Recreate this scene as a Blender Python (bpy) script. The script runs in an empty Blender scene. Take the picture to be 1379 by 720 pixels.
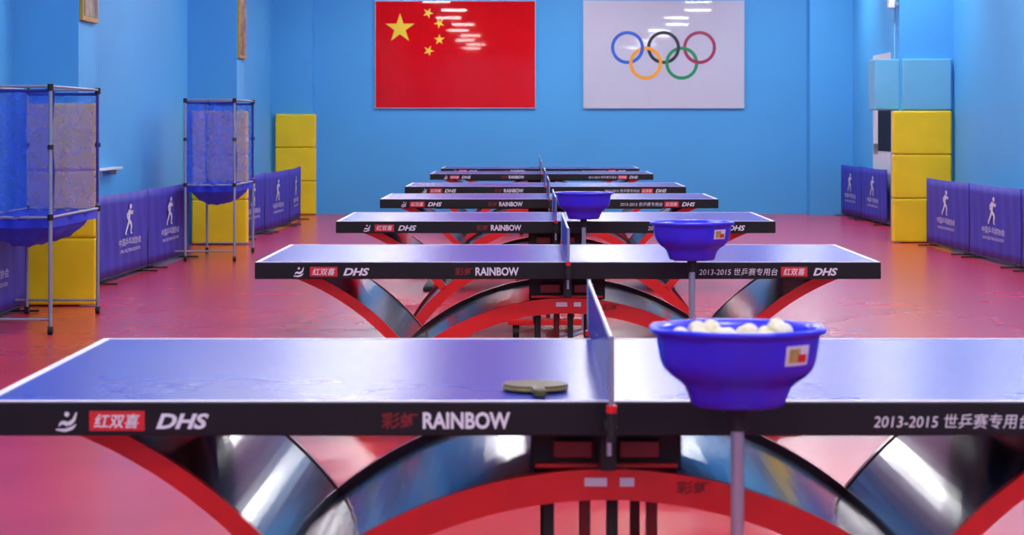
import bpy, bmesh, math, random
from mathutils import Vector
random.seed(7)
S = bpy.context.scene
COL = S.collection
try:
    S.view_settings.view_transform = 'Standard'
    S.view_settings.look = 'None'
except Exception: pass

# ---------------------------------------------------------------- materials
def srgb(r, g, b):
    f = lambda c: (c/255/12.92 if c/255 <= .04045 else ((c/255+.055)/1.055)**2.4)
    return (f(r), f(g), f(b), 1)
def mat(name, col, rough=.5, metal=0, spec=.5, emis=None, estr=0, noise=0, nscale=4, coat=0, bump=0, bscale=60, col2=None, alpha=1, stretch=None):
    m = bpy.data.materials.new(name); m.use_nodes = True
    nt = m.node_tree; b = nt.nodes['Principled BSDF']
    b.inputs['Base Color'].default_value = col
    b.inputs['Roughness'].default_value = rough
    b.inputs['Metallic'].default_value = metal
    b.inputs['Specular IOR Level'].default_value = spec
    b.inputs['Coat Weight'].default_value = coat
    b.inputs['Coat Roughness'].default_value = .08
    if emis: 
        b.inputs['Emission Color'].default_value = emis
        b.inputs['Emission Strength'].default_value = estr
    tc = nt.nodes.new('ShaderNodeTexCoord')
    mp = nt.nodes.new('ShaderNodeMapping'); nt.links.new(tc.outputs['Object'], mp.inputs[0])
    if stretch: mp.inputs['Scale'].default_value = stretch
    if noise or col2:
        n = nt.nodes.new('ShaderNodeTexNoise'); n.inputs['Scale'].default_value = nscale
        n.inputs['Detail'].default_value = 4
        nt.links.new(mp.outputs[0], n.inputs['Vector'])
        r = nt.nodes.new('ShaderNodeValToRGB')
        r.color_ramp.elements[0].position = .35; r.color_ramp.elements[1].position = .65
        c2 = col2 if col2 else tuple(min(1, c*(1+noise)) for c in col[:3])+(1,)
        c1 = col if col2 else tuple(c*(1-noise) for c in col[:3])+(1,)
        r.color_ramp.elements[0].color = c1; r.color_ramp.elements[1].color = c2
        nt.links.new(n.outputs['Fac'], r.inputs[0]); nt.links.new(r.outputs[0], b.inputs['Base Color'])
    if bump:
        n2 = nt.nodes.new('ShaderNodeTexNoise'); n2.inputs['Scale'].default_value = bscale
        nt.links.new(mp.outputs[0], n2.inputs['Vector'])
        bp = nt.nodes.new('ShaderNodeBump'); bp.inputs['Strength'].default_value = bump; bp.inputs['Distance'].default_value = .01
        nt.links.new(n2.outputs['Fac'], bp.inputs['Height']); nt.links.new(bp.outputs[0], b.inputs['Normal'])
    if alpha < 1:
        out = nt.nodes['Material Output']
        tr = nt.nodes.new('ShaderNodeBsdfTransparent'); mx = nt.nodes.new('ShaderNodeMixShader')
        mx.inputs[0].default_value = alpha
        nt.links.new(tr.outputs[0], mx.inputs[1]); nt.links.new(b.outputs[0], mx.inputs[2]); nt.links.new(mx.outputs[0], out.inputs[0])
    return m

M = {}
M['wall'] = mat('wall_blue_paint', srgb(82,173,234), .55, noise=.03, nscale=.6, spec=.3)
M['ceil'] = mat('ceiling_white', srgb(228,230,232), .8, noise=.02)
M['floor'] = mat('floor_red_vinyl', srgb(204,54,64), .25, noise=.07, nscale=.9, bump=.06, bscale=3, spec=.45)
M['yellow'] = mat('pad_yellow_vinyl', srgb(246,214,8), .45, noise=.05, nscale=3, bump=.15, bscale=8)
M['cyan'] = mat('pad_light_blue_vinyl', srgb(108,190,224), .5, noise=.03, nscale=3)
M['top'] = mat('tabletop_blue', srgb(48,66,184), .27, noise=.03, nscale=2, spec=.5)
M['line'] = mat('line_white', srgb(235,238,245), .5, noise=.02)
M['black'] = mat('apron_black', srgb(13,15,21), .42, noise=.1, spec=.35)
M['rub'] = mat('rubber_black', srgb(20,20,22), .6, noise=.1)
M['red'] = mat('steel_red', srgb(226,22,20), .35, noise=.06, coat=.25)
M['dred'] = mat('steel_dark_red', srgb(130,14,20), .4, noise=.1)
M['arch'] = mat('arch_gloss_dark', srgb(9,12,20), .16, metal=.2, spec=.7, nscale=1.4, col2=srgb(44,66,96), stretch=(3,1,2), coat=.4)
M['chrome'] = mat('tube_metal', srgb(185,187,192), .3, metal=.8, noise=.03)
M['tube'] = mat('tube_grey_paint', srgb(150,158,176), .4, metal=.4, noise=.03)
M['blueP'] = mat('basket_blue_plastic', srgb(34,42,236), .3, noise=.05, coat=.2)
M['ball'] = mat('ball_white', srgb(236,230,200), .5, noise=.03)
M['mesh'] = mat('catch_net', srgb(30,84,226), .8, alpha=.52, noise=.1, nscale=12)
M['meshd'] = mat('catch_net_dense', srgb(28,56,212), .8, alpha=.9, noise=.15, nscale=12)
M['hem'] = mat('net_hem', srgb(30,46,140), .8, noise=.1)
M['tnet'] = mat('table_net', srgb(32,44,160), .8, alpha=.7, noise=.05)
M['bar'] = mat('barrier_fabric', srgb(48,46,172), .6, noise=.1, nscale=3, bump=.3, bscale=5)
M['print'] = mat('print_white', srgb(222,226,240), .6, noise=.02)
M['pred'] = mat('print_red', srgb(206,30,40), .5, noise=.03)
M['pdred'] = mat('print_dark_red', srgb(120,18,28), .5, noise=.03)
M['flag'] = mat('flag_red', srgb(222,12,18), .02, noise=.03, spec=.3)
M['oly'] = mat('panel_white', srgb(206,206,220), .02, noise=.01, spec=.3)
M['gold'] = mat('star_yellow', srgb(250,215,40), .2, noise=.02)
for k, c in dict(rb=(36,96,200), rk=(20,22,36), rr=(160,30,80), ry=(250,165,20), rg=(10,140,84)).items():
    M[k] = mat('ring_'+k, srgb(*c), .2, noise=.02)
M['frame'] = mat('frame_aluminium', srgb(180,186,196), .35, metal=.6, noise=.02)
M['gilt'] = mat('frame_gilt', srgb(196,160,60), .4, metal=.3, noise=.1)
M['pic'] = mat('picture_dark', srgb(70,50,40), .4, col2=srgb(170,150,110), nscale=6)
M['white'] = mat('door_white', srgb(222,228,232), .4, noise=.02)
M['glass'] = mat('door_glass_dark', srgb(10,16,28), .6, noise=.1, spec=.15)
M['olive'] = mat('bat_rubber', srgb(84,78,44), .4, noise=.1)  # yellowish reflection painted into the rubber colour; handle shares it
M['wood'] = mat('bat_wood', srgb(176,156,84), .5, noise=.15, nscale=30)
M['lamp'] = mat('lamp_tube', srgb(255,255,255), .5, emis=(.96,.98,.98,1), estr=52)

# ---------------------------------------------------------------- helpers
def empty(name, loc=(0,0,0), rz=0):
    e = bpy.data.objects.new(name, None); COL.objects.link(e); e.empty_display_size = .1
    e.location = loc; e.rotation_euler = (0,0,rz); return e
def mk(name, verts, faces, m, parent=None, smooth=False, bevel=0, segs=2):
    me = bpy.data.meshes.new(name); me.from_pydata([tuple(v) for v in verts], [], faces)
    bm = bmesh.new(); bm.from_mesh(me)
    bmesh.ops.recalc_face_normals(bm, faces=bm.faces); bm.to_mesh(me); bm.free()
    if smooth:
        for p in me.polygons: p.use_smooth = True
    ms = m if isinstance(m, list) else [m]
    for q in ms: me.materials.append(q)
    o = bpy.data.objects.new(name, me); COL.objects.link(o)
    if parent: o.parent = parent
    if bevel:
        b = o.modifiers.new('bevel', 'BEVEL'); b.width = bevel; b.segments = segs; b.limit_method = 'ANGLE'
    return o
def box(name, x0,x1,y0,y1,z0,z1, m, parent=None, bevel=0, segs=2):
    v = [(x,y,z) for z in (z0,z1) for y in (y0,y1) for x in (x0,x1)]
    f = [(0,1,3,2),(4,5,7,6),(0,1,5,4),(2,3,7,6),(0,2,6,4),(1,3,7,5)]
    return mk(name, v, f, m, parent, bevel=bevel, segs=segs)
def tubev(pts, r, n=10):
    V=[]; F=[]
    for a,b in zip(pts[:-1], pts[1:]):
        a=Vector(a); b=Vector(b); d=(b-a).normalized()
        u = d.orthogonal().normalized(); w = d.cross(u); o=len(V)
        for p in (a,b):
            for i in range(n):
                t=2*math.pi*i/n; V.append(p+u*r*math.cos(t)+w*r*math.sin(t))
        for i in range(n):
            j=(i+1)%n; F.append((o+i,o+j,o+n+j,o+n+i))
        F.append(tuple(o+i for i in range(n))); F.append(tuple(o+n+i for i in range(n)))
    return V,F
def tubes(name, segs, r, m, parent=None, n=10):
    V=[];F=[]
    for pts in segs:
        v,f=tubev(pts,r,n); o=len(V); V+=v; F+=[tuple(i+o for i in q) for q in f]
    return mk(name,V,F,m,parent)
def octk(t, octa):
    a=(t+math.pi/8)%(math.pi/4)-math.pi/8
    return (1-octa)+octa*(math.cos(math.pi/8)/math.cos(a))*1.04
def lathe(name, prof, m, parent=None, n=48, octa=0, c=(0,0), smooth=True):
    V=[];F=[]
    for r,z in prof:
        for i in range(n):
            t=2*math.pi*i/n
            k=octk(t,octa)
            V.append((c[0]+r*k*math.cos(t), c[1]+r*k*math.sin(t), z))
    for j in range(len(prof)-1):
        for i in range(n):
            k=(i+1)%n; F.append((j*n+i,j*n+k,(j+1)*n+k,(j+1)*n+i))
    return mk(name,V,F,m,parent,smooth=smooth)
def arcsolid(name, cx, cz, R, th, a0, a1, y0, y1, m, parent, n=40, rout=0):
    V=[];F=[]
    for i in range(n+1):
        a=a0+(a1-a0)*i/n
        for rr in (R+rout, R-th):
            for y in (y0,y1):
                V.append((cx+rr*math.sin(a), y, cz+rr*math.cos(a)))
    for i in range(n):
        o=4*i; p=o+4
        F += [(o,o+1,p+1,p),(o+2,p+2,p+3,o+3),(o,p,p+2,o+2),(o+1,o+3,p+3,p+1)]
    F += [(0,2,3,1),(4*n,4*n+1,4*n+3,4*n+2)]
    return mk(name,V,F,m,parent)
def text(name, body, x0, z0, width, height, m, parent, y=-.004, rz=0, shear=0, bold=0):
    cu = bpy.data.curves.new(name,'FONT'); cu.body=body; cu.size=1; cu.extrude=0.0; cu.shear=shear; cu.offset=bold
    cu.align_x='LEFT'; cu.resolution_u=3
    o=bpy.data.objects.new(name,cu); COL.objects.link(o)
    bpy.context.view_layer.update()
    bb=[Vector(v) for v in o.bound_box]
    xs=[v.x for v in bb]; ys=[v.y for v in bb]
    w=max(xs)-min(xs); h=max(ys)-min(ys)
    if w<1e-4 or h<1e-4: w=h=1
    sx=width/w; sy=height/h
    o.scale=(sx,sy,1); o.rotation_euler=(math.pi/2,0,0)
    o.location=(x0-min(xs)*sx, y, z0-min(ys)*sy)
    cu.materials.append(m); o.parent=parent; return o
def figure(name, cx, cz, h, m, parent, y, play=False):
    V=[];F=[]
    def add(ps):
        o=len(V); V.extend([(cx+p[0]*h, y, cz+p[1]*h) for p in ps]); F.append(tuple(range(o,o+len(ps))))
    def stroke(pts, ws):
        for (a,b,wa,wb) in zip(pts[:-1],pts[1:],ws[:-1],ws[1:]):
            d=Vector((b[0]-a[0],b[1]-a[1])).normalized(); q=Vector((-d.y,d.x))
            add([(a[0]+q.x*wa,a[1]+q.y*wa),(b[0]+q.x*wb,b[1]+q.y*wb),(b[0]-q.x*wb,b[1]-q.y*wb),(a[0]-q.x*wa,a[1]-q.y*wa)])
    if play:
        add([(-.02+.12*math.cos(t*math.pi/6), .36+.12*math.sin(t*math.pi/6)) for t in range(12)])
        stroke([(.45,.45),(.30,.05),(.05,-.12),(-.25,-.02),(-.42,-.22)],[.03,.08,.11,.08,.02])
        stroke([(-.55,-.38),(-.1,-.42),(.25,-.30),(.42,-.12)],[.03,.08,.07,.02])
    else:
        add([(.04+.085*math.cos(t*math.pi/6), .40+.085*math.sin(t*math.pi/6)) for t in range(12)])
        stroke([(-.02,.28),(-.10,.10),(-.08,-.10)],[.10,.085,.07])
        stroke([(.0,.27),(.16,.14),(.20,.26)],[.05,.035,.03])
        stroke([(-.05,.27),(-.24,.14),(-.20,-.02)],[.05,.035,.02])
        stroke([(-.09,-.05),(.10,-.20),(.04,-.48),(.15,-.49)],[.06,.055,.03,.02])
        stroke([(-.09,-.05),(-.20,-.26),(-.36,-.47),(-.28,-.50)],[.06,.05,.03,.02])
    return mk(name,V,F,m,parent)
def dup(root, name, loc):
    e=empty(name, loc, root.rotation_euler[2])
    for c in list(root.children):
        k=c.copy(); COL.objects.link(k); k.parent=e
    return e

# ---------------------------------------------------------------- room
XL,XR,YB,YF,H = -3.86,4.92,36.3,-9.0,4.1
box('floor', XL-.2,XR+.2,YF-.2,YB+.2,-.1,0,M['floor'])
box('ceiling', XL-.2,XR+.2,YF-.2,YB+.2,H,H+.1,M['ceil'])
box('wall_back', XL-.2,XR+.2,YB,YB+.2,0,H,M['wall'])
box('wall_front', XL-.2,XR+.2,YF-.2,YF,0,H,M['wall'])
box('wall_left', XL-.2,XL,YF,YB,0,H,M['wall'])
box('wall_right', XR,XR+.2,YF,YB,0,H,M['wall'])

def pillar(name, x0,x1,y0,y1, px0,px1, pad=True):
    e=empty(name,(0,0,0))
    box('shaft', x0,x1,y0,y1,0,H,M['wall'],e)
    if pad:
        for i in range(3):
            z0=.01+i*.505
            box('foam_pad_%d'%(i+1), px0,px1,y0-.10,y0+.06,z0,z0+.502,M['yellow'],e,bevel=.022,segs=3)
    return e
pillar('padded_pillar', XL,-3.38,17.9,18.6, -3.76,-3.23)
pillar('padded_pillar.001', XL,-3.30,27.0,27.7, -3.80,-3.17)
pillar('padded_pillar.002', XL,-3.25,35.9,YB, -3.80,-3.19)
pillar('pillar', 4.27,XR,35.9,YB, 0,0,pad=False)
pr = pillar('padded_pillar.003', 4.30,XR,27.43,28.1, 4.21,4.885)
box('upper_pad_side', 4.02,4.315,27.5,28.0,1.53,2.12,M['cyan'],pr,bevel=.015)
box('upper_pad_front', 4.32,4.885,27.35,28.0,1.53,2.12,M['cyan'],pr,bevel=.015)
tubes('conduit', [[(4.27,27.6,2.12),(4.27,27.6,H)]], .012, M['cyan'], pr)
sb=empty('wall_sensor_box')  # small white sensor box beside the pillar shaft
box('housing',4.18,4.25,27.45,27.6,2.71,2.85,M['white'],sb,bevel=.01)
box('bracket',4.25,4.30,27.5,27.55,2.74,2.78,M['frame'],sb)

def plaque(name,x,y0,y1,z0,z1):
    e=empty(name)
    t=.035
    box('frame_edge',x,x+.03,y0,y1,z0,z1,M['gilt'],e,bevel=.004)
    box('picture',x+.03,x+.033,y0+t,y1-t,z0+t,z1-t,M['pic'],e)
plaque('framed_picture',-3.38,17.93,18.57,2.15,3.0)
plaque('framed_picture.001',-3.30,27.03,27.67,2.12,2.97)
sh=empty('wall_shelf')
box('board',XL,XL+.10,20.9,22.1,.95,.97,M['white'],sh,bevel=.004)
box('bracket_1',XL,XL+.08,21.1,21.13,.90,.95,M['frame'],sh)
box('bracket_2',XL,XL+.08,21.87,21.9,.90,.95,M['frame'],sh)

d=empty('door_1')
box('jamb_near',XR-.06,XR,31.2,31.3,0,2.25,M['white'],d)
box('jamb_far',XR-.06,XR,33.3,33.4,0,2.25,M['white'],d)
box('head',XR-.06,XR,31.2,33.4,2.25,2.33,M['white'],d)
box('leaf',XR-.04,XR-.005,31.3,33.3,.01,2.25,M['white'],d)
box('glass_1',XR-.05,XR-.04,31.45,33.0,1.0,1.56,M['glass'],d)
box('handle',XR-.1,XR-.04,33.05,33.1,.95,1.1,M['chrome'],d)

def sframe(e,x0,x1,z0,z1,yf):
    t=.010
    box('frame_bottom',x0-t,x1+t,yf-.008,YB,z0-t,z0,M['frame'],e)
    box('frame_top',x0-t,x1+t,yf-.008,YB,z1,z1+t,M['frame'],e)
    box('frame_l',x0-t,x0,yf-.008,YB,z0,z1,M['frame'],e)
    box('frame_r',x1,x1+t,yf-.008,YB,z0,z1,M['frame'],e)
fz0,fz1=1.62,3.245
fl=empty('national_flag_panel'); fx0,fx1=-2.315,.12
box('panel',fx0,fx1,YB-.03,YB-.002,fz0,fz1,M['flag'],fl)
sframe(fl,fx0,fx1,fz0,fz1,YB-.03)
FW=fx1-fx0; FH=fz1-fz0
def star(n,u,v,r,rot):
    cx=fx0+FW*u/30; cz=fz1-FH*v/20; R=FH*r/20
    ps=[]
    for i in range(10):
        rr=R if i%2==0 else R*.382
        a=math.pi/2+i*math.pi/5+rot
        ps.append((cx+rr*math.cos(a),cz+rr*math.sin(a)))
    V=[(cx,YB-.034,cz)]+[(p[0],YB-.034,p[1]) for p in ps]
    mk(n,V,[(0,1+i,1+(i+1)%10) for i in range(10)],M['gold'],fl)
star('star_large',4.6,5.1,2.9,0)
for i,(u,v) in enumerate([(9.9,2.2),(12,4.1),(12,7.2),(10,9.3)]):
    a=math.atan2(-(5-v),(5-u))
    star('star_small_%d'%(i+1),u,v,1.05,a-math.pi/2)
ol=empty('olympic_rings_panel'); ox0,ox1=.865,3.305
box('panel',ox0,ox1,YB-.03,YB-.002,fz0,fz1,M['oly'],ol)
sframe(ol,ox0,ox1,fz0,fz1,YB-.03)
def ring(n,px,py,m,yy,a0=0,a1=2*math.pi):
    cx=(px-710)/88.2; cz=1.36+(168-py)/88.2; Ro=.252; Ri=.202
    N=64; V=[];F=[]
    for i in range(N+1):
        a=a0+(a1-a0)*i/N
        V+= [(cx+Ro*math.cos(a),yy,cz+Ro*math.sin(a)),(cx+Ri*math.cos(a),yy,cz+Ri*math.sin(a))]
    for i in range(N): F.append((2*i,2*i+1,2*i+3,2*i+2))
    mk(n,V,F,m,ol)
Y0=YB-.033
for n,px,py,m,o in [('ring_blue',845,64,'rb',0),('ring_black',893.5,64,'rk',0),('ring_red',942,64,'rr',0),('ring_yellow',869.5,85,'ry',.002),('ring_green',918,85,'rg',.002)]:
    ring(n,px,py,M[m],Y0-o)
dg=math.radians
ring('ring_blue_over',845,64,M['rb'],Y0-.004,dg(-25),dg(15))
ring('ring_black_over',893.5,64,M['rk'],Y0-.004,dg(-25),dg(15))
ring('ring_red_over',942,64,M['rr'],Y0-.004,dg(-120),dg(-75))

# ---------------------------------------------------------------- lamps
k=0
for iy in range(12):
    y=-7.6+iy*3.8
    for x in (-1.9,.75,3.6):
        e=empty('ceiling_lamp' if k==0 else 'ceiling_lamp.%03d'%k,(x+(.25 if iy%2 else 0),y,3.95)); k+=1
        if k==1:
            box('housing',-.30,.30,-.30,.30,.0,.05,M['white'],e,bevel=.006)
            box('diffuser_1',-.28,.28,-.26,-.03,-.02,-.001,M['lamp'],e)
            box('diffuser_2',-.28,.28,.03,.26,-.02,-.001,M['lamp'],e)
            tubes('stem',[[(-.2,0,.05),(-.2,0,.15)],[(.2,0,.05),(.2,0,.15)]],.008,M['chrome'],e)
            first=e
        else:
            for c in first.children:
                q=c.copy(); COL.objects.link(q); q.parent=e

# ---------------------------------------------------------------- table
TX=.178
T=empty('table_tennis_table',(TX,5.17,0))
L=1.37; D=1.525
box('top_slab',-L,L,0,D,.732,.758,M['top'],T,bevel=.002,segs=1)
lz0,lz1=.7575,.7592
box('line_front',-L,L,0,.02,lz0,lz1,M['line'],T)
box('line_rear',-L,L,D-.02,D,lz0,lz1,M['line'],T)
box('line_end_l',-L,-L+.02,.02,D-.02,lz0,lz1,M['line'],T)
box('line_end_r',L-.02,L,.02,D-.02,lz0,lz1,M['line'],T)
box('apron_front',-L-.003,L+.003,-.003,.022,.684,.7565,M['black'],T,bevel=.003)
box('apron_rear',-L-.003,L+.003,D-.022,D+.003,.684,.7565,M['black'],T,bevel=.003)
box('apron_l',-L-.003,-L+.022,.022,D-.022,.684,.7565,M['black'],T)
box('apron_r',L-.022,L+.003,.022,D-.022,.684,.7565,M['black'],T)
box('seam',-.003,.003,-.0045,.0,.684,.7575,M['rub'],T)
y0,y1=.14,1.42
th=math.acos(.54/1.1)
arcsolid('arch_body',0,-.51,1.095,.05,-th,th,y0+.035,y1-.035,M['arch'],T,n=64)
arcsolid('arch_rim_front',0,-.51,1.10,.068,-th,th,y0,y0+.034,M['red'],T,n=64)
arcsolid('arch_rim_rear',0,-.51,1.115,.085,-th,th,y1-.034,y1,M['red'],T,n=64)
for s,nm in ((-1,'l'),(1,'r')):
    cx,cz,R=-1.602,-.355,1.15
    aa=math.asin(.381/1.15); ab=math.atan2(.93,.70)
    if s<0: X,a0,a1=cx,aa,ab
    else: X,a0,a1=-cx,-ab,-aa
    arcsolid('wing_body_'+nm,X,cz,R-.004,.035,a0,a1,y0+.03,y1-.03,M['arch'],T,n=30)
    arcsolid('wing_rim_front_'+nm,X,cz,R,.045,a0,a1,y0,y0+.029,M['red'],T,n=30)
    arcsolid('wing_rim_rear_'+nm,X,cz,R,.045,a0,a1,y1-.029,y1,M['red'],T,n=30)
    box('foot_'+nm, s*.96-.07,s*.96+.07,y0-.02,y1+.02,0,.035,M['rub'],T,bevel=.01)
box('crossbeam',-.95,.95,.55,.62,.66,.731,M['black'],T)
box('crossbeam_b',-.95,.95,.92,.99,.66,.731,M['black'],T)
box('hinge_block',-.17,.17,.20,.40,.58,.73,M['rub'],T,bevel=.006)
box('hinge_plate_red',-.12,-.03,.175,.20,.61,.65,M['dred'],T,bevel=.004)
box('hinge_plate_red_b',.03,.12,.175,.20,.61,.65,M['dred'],T,bevel=.004)
box('hinge_rail',-.16,.16,.17,.20,.588,.600,M['red'],T,bevel=.003)
box('hinge_post',-.018,.018,.05,.13,.60,.73,M['rub'],T,bevel=.004)
for i,(x,y,m) in enumerate([(-.13,.24,'rub'),(-.045,.34,'dred'),(.015,.24,'rub'),(.11,.34,'dred'),(-.13,1.2,'rub'),(.11,1.2,'dred')]):
    box('support_%d'%(i+1),x-.013,x+.013,y-.02,y+.02,.10,.56,M[m],T,bevel=.003)
box('base_beam',-.30,.30,.22,.36,.09,.13,M['red'],T,bevel=.008)
box('base_beam_b',-.30,.30,1.16,1.30,.09,.13,M['red'],T,bevel=.008)
box('base_spine',-.04,.04,.36,1.16,.09,.12,M['red'],T)
wseg=[]
for i,(x,y) in enumerate([(-.25,.29),(.25,.29),(-.25,1.23),(.25,1.23)]):
    wseg.append([(x-.02,y,.045),(x+.02,y,.045)])
tubes('casters',wseg,.045,M['rub'],T,n=18)
for i,(x,w) in enumerate([(-.025,.05),(.045,.032)]):
    box('rim_label_%d'%(i+1),x-w/2,x+w/2,y0-.003,y0,.553,.572,M['print'],T)
text('rim_lettering','彩虹',.155,.535,.075,.03,M['dred'],T,y=y0-.003,bold=.02)
nh=.9125
box('net_cloth',-.002,.002,-.14,D+.14,.765,nh-.015,M['tnet'],T)
box('net_tape',-.003,.003,-.15,D+.15,nh-.010,nh,M['line'],T)
for nm,yy,sg in (('front',-.1525,1),('rear',D+.1525,-1)):
    tubes('net_post_'+nm,[[(0,yy,.70),(0,yy,.915)]],.006,M['chrome'],T)
    ys=sorted((yy,yy+sg*.20))
    box('net_arm_'+nm,-.012,.012,ys[0],ys[1],.705,.72,M['black'],T)
    tubes('clamp_screw_'+nm,[[(0,yy+sg*.155,.64),(0,yy+sg*.155,.71)]],.006,M['chrome'],T)
    tubes('clamp_knob_'+nm,[[(0,yy,.752),(0,yy,.768)]],.011,M['red'],T,n=16)
    tubes('clamp_sleeve_'+nm,[[(0,yy,.69),(0,yy,.752)]],.010,M['rub'],T,n=16)
figure('emblem',-1.178,.715,.045,M['print'],T,-.0045,play=True)
def redlogo(x0,x1,s):
    box('logo_plate_'+s,x0,x1,-.0042,-.0030,.695,.738,M['pred'],T,bevel=.0005)
    text('logo_text_'+s,'红双喜',x0+.01,.701,(x1-x0)-.02,.031,M['print'],T,y=-.0055,shear=.2,bold=.01)
redlogo(-1.13,-1.01,'l'); redlogo(.935,1.05,'r')
text('maker_l','DHS',-.985,.699,.115,.034,M['print'],T,shear=.3,bold=.035,y=-.0045)
text('maker_r','DHS',1.075,.699,.108,.034,M['print'],T,shear=.3,bold=.035,y=-.0045)
text('model_cn','彩虹',-.495,.699,.08,.036,M['pdred'],T,bold=.02,y=-.0045)
text('model','RAINBOW',-.405,.699,.19,.037,M['print'],T,bold=.03,y=-.0045)
text('event','2013-2015 世乒赛专用台',.575,.700,.345,.032,M['print'],T,shear=.15,y=-.0045)

for i,y in enumerate([10.42,14.84,19.27,23.2,29.2,32.85]):
    dup(T,'table_tennis_table.%03d'%(i+1),(TX,y,0))

# ---------------------------------------------------------------- ball baskets
PROF=[(.085,.786),(.097,.790),(.103,.808),(.110,.826),(.122,.838),(.140,.850),(.154,.864),(.162,.882),(.166,.905),(.169,.925),(.171,.935),(.182,.938),(.184,.946),(.179,.950),(.170,.948),(.163,.925),(.158,.89),(.148,.868),(.132,.852),(.115,.842),(.100,.818),(.09,.798),(.002,.795)]
def basket(name,x,y,nb,stick=True,rz=0):
    e=empty(name,(x,y,0))
    lathe('bowl',[(.002,.785)]+PROF,M['blueP'],e,octa=.55,n=64)
    tubes('collar',[[(0,0,.735),(0,0,.787)]],.02,M['rub'],e,n=16)
    tubes('pole',[[(0,0,.09),(0,0,.74)]],.0135,M['chrome'],e,n=16)
    tubes('clamp',[[(0,0,.36),(0,0,.40)]],.02,M['rub'],e,n=16)
    seg=[];w=[]
    for i in range(4):
        a=math.pi/4+i*math.pi/2
        p=(.22*math.cos(a),.22*math.sin(a),.055)
        seg.append([(0,0,.10),p]); w.append([(p[0]-.012,p[1],.025),(p[0]+.012,p[1],.025)])
    tubes('base_legs',seg,.011,M['chrome'],e)
    tubes('casters',w,.025,M['rub'],e,n=14)
    def rad(z):
        for (r0,z0),(r1,z1) in zip(PROF[:10],PROF[1:11]):
            if z0<=z<=z1: return r0+(r1-r0)*(z-z0)/(z1-z0)
        return .16
    def patch(n,a0,a1,z0,z1,m,off):
        V=[];F=[];N=8
        for j in range(4):
            z=z0+(z1-z0)*j/3
            for i in range(N+1):
                t=dg(-90+a0+(a1-a0)*i/N)
                r=rad(z)*octk(t,.55)+off; V.append((r*math.cos(t),r*math.sin(t),z))
        for j in range(3):
            for i in range(N): F.append((j*(N+1)+i,j*(N+1)+i+1,(j+1)*(N+1)+i+1,(j+1)*(N+1)+i))
        mk(n,V,F,m,e)
    if stick:
        patch('sticker',30,54,.880,.920,M['print'],.002)
        patch('sticker_picture',33,44,.886,.914,M['wood'],.003)
        patch('sticker_red',42,51,.886,.902,M['pred'],.004)
    bm=bmesh.new()
    for lay,(zz,rr,cnt) in enumerate([(.885,.12,nb),(.918,.13,nb),(.938,.12,nb//3)]):
        pts=[]; tries=0
        while len(pts)<cnt and tries<900:
            tries+=1
            a=random.random()*6.283; r=rr*math.sqrt(random.random())
            p=(r*math.cos(a),r*math.sin(a))
            if all((p[0]-q[0])**2+(p[1]-q[1])**2>.038**2 for q in pts): pts.append(p)
        for p in pts:
            g=bmesh.ops.create_uvsphere(bm,u_segments=16,v_segments=10,radius=.02)
            zj=zz+random.uniform(-.005,.005)
            for v in g['verts']: v.co+=Vector((p[0],p[1],zj))
    me=bpy.data.meshes.new('balls'); bm.to_mesh(me); bm.free()
    for p in me.polygons: p.use_smooth=True
    me.materials.append(M['ball']); o=bpy.data.objects.new('balls',me); COL.objects.link(o); o.parent=e
    if nb<12: o.location.z=-.035
basket('ball_basket_stand',.43,4.86,24)
basket('ball_basket_stand.001',.70,10.1,10)
basket('ball_basket_stand.002',.345,14.5,8,stick=False)

# ---------------------------------------------------------------- bat
B=empty('table_tennis_bat',(.02,5.36,.7592),dg(4))
def disc(name,z0,z1,a,b,m,cy=.02):
    N=40; V=[];F=[]
    for z in (z0,z1):
        for i in range(N):
            t=2*math.pi*i/N; V.append((a*math.cos(t),cy+b*math.sin(t),z))
    F=[tuple(range(N)),tuple(range(N,2*N))]+[(i,(i+1)%N,N+(i+1)%N,N+i) for i in range(N)]
    return mk(name,V,F,m,B)
disc('rubber_under',.003,.006,.073,.076,M['rub'])
disc('blade',.006,.012,.075,.078,M['wood'])
disc('rubber_upper',.012,.016,.073,.075,M['olive'])
box('handle',-.014,.014,-.135,-.045,.000,.020,M['olive'],B,bevel=.006)

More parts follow.
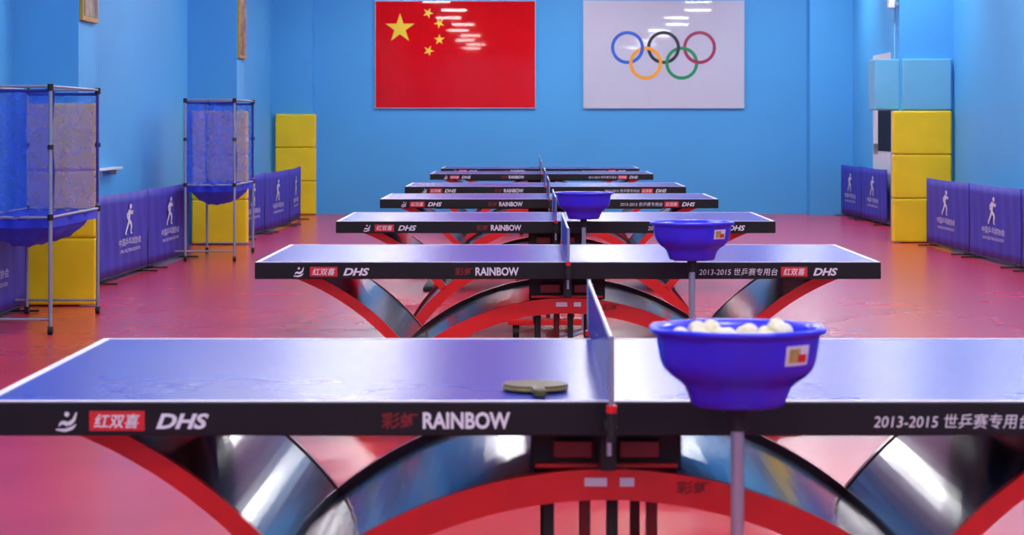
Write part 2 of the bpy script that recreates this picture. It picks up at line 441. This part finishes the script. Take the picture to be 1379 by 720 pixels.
# ---------------------------------------------------------------- barriers
def barrier(name,x,y,length,rz,logo_x):
    e=empty(name,(x,y,0),rz)
    nx,nz=36,8; V=[];F=[]
    for side in (0,1):
        for j in range(nz+1):
            for i in range(nx+1):
                xx=length*i/nx; zz=.05+.71*j/nz
                sag=-.008*math.sin(math.pi*i/nx)*(j/nz)
                yy=.006*math.sin(i*1.1+j*.4)*(1-abs(j/nz-.5)) + (side*.014)
                V.append((xx,yy,zz+sag))
    o=(nx+1)*(nz+1)
    for s in (0,1):
        for j in range(nz):
            for i in range(nx):
                a=s*o+j*(nx+1)+i; F.append((a,a+1,a+nx+2,a+nx+1))
    for i in range(nx):
        F.append((i,i+1,o+i+1,o+i)); t=nz*(nx+1)+i; F.append((t,t+1,o+t+1,o+t))
    for j in range(nz):
        a=j*(nx+1); F.append((a,a+nx+1,o+a+nx+1,o+a)); a+=nx; F.append((a,a+nx+1,o+a+nx+1,o+a))
    mk('fabric',V,F,M['bar'],e,smooth=True)
    tubes('frame_tube',[[(.01,.007,.04),(length-.01,.007,.04)],[(.01,.007,.04),(.01,.007,.76)],[(length-.01,.007,.04),(length-.01,.007,.76)]],.008,M['rub'],e)
    tubes('feet',[[(xx,-.14,.012),(xx,.12,.012)] for xx in (.25,length-.25)]+[[(xx,.007,.012),(xx,.007,.045)] for xx in (.25,length-.25)],.008,M['rub'],e)
    fg=figure('emblem',0,.52,.27,M['print'],e,-.012)
    fg.scale=(2.2,1,1); fg.location.x=logo_x
    text('lettering','中国乒乓球协会',logo_x-.50,.285,1.0,.065,M['print'],e,y=-.012)
    text('lettering_small','CHINA TABLE TENNIS ASSOCIATION',logo_x-.46,.225,.92,.03,M['print'],e,y=-.012)
    return e
def seg(name,xa,ya,xb,yb,left=True,lf=.5):
    ln=math.hypot(xb-xa,yb-ya)-.02
    if left:
        rz=math.atan2(yb-ya,xb-xa); barrier(name,xa,ya,ln,rz,ln*lf)
    else:
        rz=math.atan2(ya-yb,xa-xb); barrier(name,xb,yb,ln,rz,ln*lf)
seg('court_barrier',-3.68,15.15,-3.68,17.5)
seg('court_barrier.001',-3.62,19.9,-3.55,22.25,lf=.62)
seg('court_barrier.002',-3.55,22.25,-3.50,24.6)
seg('court_barrier.003',-3.36,27.85,-3.28,29.7)
seg('court_barrier.004',-3.28,29.7,-3.20,32.0)
seg('court_barrier.005',-3.20,32.0,-3.27,34.3)
seg('court_barrier.006',4.62,22.2,4.56,24.5,left=False)
seg('court_barrier.007',4.56,24.5,4.52,26.9,left=False)
seg('court_barrier.008',4.66,19.9,4.62,22.2,left=False)
seg('court_barrier.009',4.80,31.75,4.78,34.0,left=False)
seg('court_barrier.010',4.78,34.0,4.73,35.8,left=False)

# ---------------------------------------------------------------- ball catch frames
def catcher(name,x0,x1,y0,y1):
    e=empty(name,(x1,y0,0)); W=x1-x0; Ln=y1-y0
    xa,xb,ya,yb=-W,0,0,Ln
    h=1.61
    P=[(xa,ya),(xb,ya),(xa,yb),(xb,yb)]
    tubes('posts',[[(x,y,.05),(x,y,h)] for x,y in P],.013,M['tube'],e)
    tubes('rails',[[(xa,ya,h),(xb,ya,h)],[(xa,yb,h),(xb,yb,h)],[(xa,ya,h),(xa,yb,h)],[(xb,ya,h),(xb,yb,h)],
        [(xa,ya,.76),(xb,ya,.76)],[(xa,yb,.76),(xb,yb,.76)],[(xa,ya,.76),(xa,yb,.76)],[(xb,ya,.76),(xb,yb,.76)],
        [(xa-.1,ya,.10),(xb,ya,.10)],[(xa-.1,yb,.10),(xb,yb,.10)]],.009,M['tube'],e)
    for i,(x,y) in enumerate(P):
        tubes('joint_%d'%i,[[(x,y,h-.03),(x,y,h+.015)],[(x,y,.74),(x,y,.78)],[(x,y,1.2),(x,y,1.23)]],.02,M['rub'],e)
        tubes('caster_%d'%i,[[(x-.015,y,.028),(x+.015,y,.028)]],.028,M['rub'],e,n=14)
    def curtain(n,pa,pb,z0,z1,m):
        nx,nz=24,10; V=[];F=[]
        d=Vector((pb[0]-pa[0],pb[1]-pa[1])); nrm=Vector((-d.y,d.x)).normalized()
        for j in range(nz+1):
            for i in range(nx+1):
                t=i/nx; w=.012*math.sin(t*19)*math.sin(math.pi*t)
                V.append((pa[0]+d.x*t+nrm.x*w,pa[1]+d.y*t+nrm.y*w,z0+(z1-z0)*j/nz-.02*math.sin(math.pi*t)*(j/nz)))
        for j in range(nz):
            for i in range(nx):
                a=j*(nx+1)+i; F.append((a,a+1,a+nx+2,a+nx+1))
        mk(n,V,F,m,e,smooth=True)
    curtain('net_back',(xa,ya),(xa,yb),.76,h-.01,M['mesh'])
    curtain('net_near',(xa,ya),(xb,ya),.76,h-.01,M['mesh'])
    curtain('net_far',(xa,yb),(xb,yb),.76,h-.01,M['mesh'])
    tubes('hem',[[(xb+.004,ya+.03,.8),(xb+.012,ya+.04,1.05),(xb-.004,ya+.03,1.3),(xb+.01,ya+.05,1.58)],[(xb,yb-.02,.8),(xb,yb-.02,1.58)],
        [(xa,ya,h-.03),(xb,ya,h-.03)],[(xa,yb,h-.03),(xb,yb,h-.03)]],.011,M['hem'],e,n=6)
    nx,ny=16,24; V=[];F=[]
    for j in range(ny+1):
        for i in range(nx+1):
            u=i/nx; v=j/ny
            s=(math.sin(math.pi*u)**.5)*(min(1,math.sin(math.pi*v)*1.6)**.7)
            V.append((xa+W*u, ya+Ln*v, .75-.20*s+.008*math.sin(i*2+j)))
    for j in range(ny):
        for i in range(nx):
            a=j*(nx+1)+i; F.append((a,a+1,a+nx+2,a+nx+1))
    mk('tray_net',V,F,M['meshd'],e,smooth=True)
    curtain('tray_skirt',(xb,ya),(xb,yb),.69,.76,M['meshd'])
    curtain('tray_skirt_near',(xa,ya),(xb,ya),.69,.76,M['meshd'])
catcher('ball_catch_net',-3.60,-3.09,15.4,17.1)
catcher('ball_catch_net.001',-3.41,-2.92,23.7,25.3)

# ---------------------------------------------------------------- world + camera
w=bpy.data.worlds.new('world'); S.world=w; w.use_nodes=True
w.node_tree.nodes['Background'].inputs[0].default_value=(.6,.75,1,1)
w.node_tree.nodes['Background'].inputs[1].default_value=.3
cd=bpy.data.cameras.new('camera'); cam=bpy.data.objects.new('camera',cd); COL.objects.link(cam)
cam.location=(0,0,1.36); cam.rotation_euler=(math.pi/2,0,0)
cd.sensor_width=36; cd.lens=3200/1379*36
cd.shift_x=-20.5/1379; cd.shift_y=-192/1379
cd.clip_end=200; cd.clip_start=.05
cd.dof.use_dof=True; cd.dof.focus_distance=13; cd.dof.aperture_fstop=8
S.camera=cam
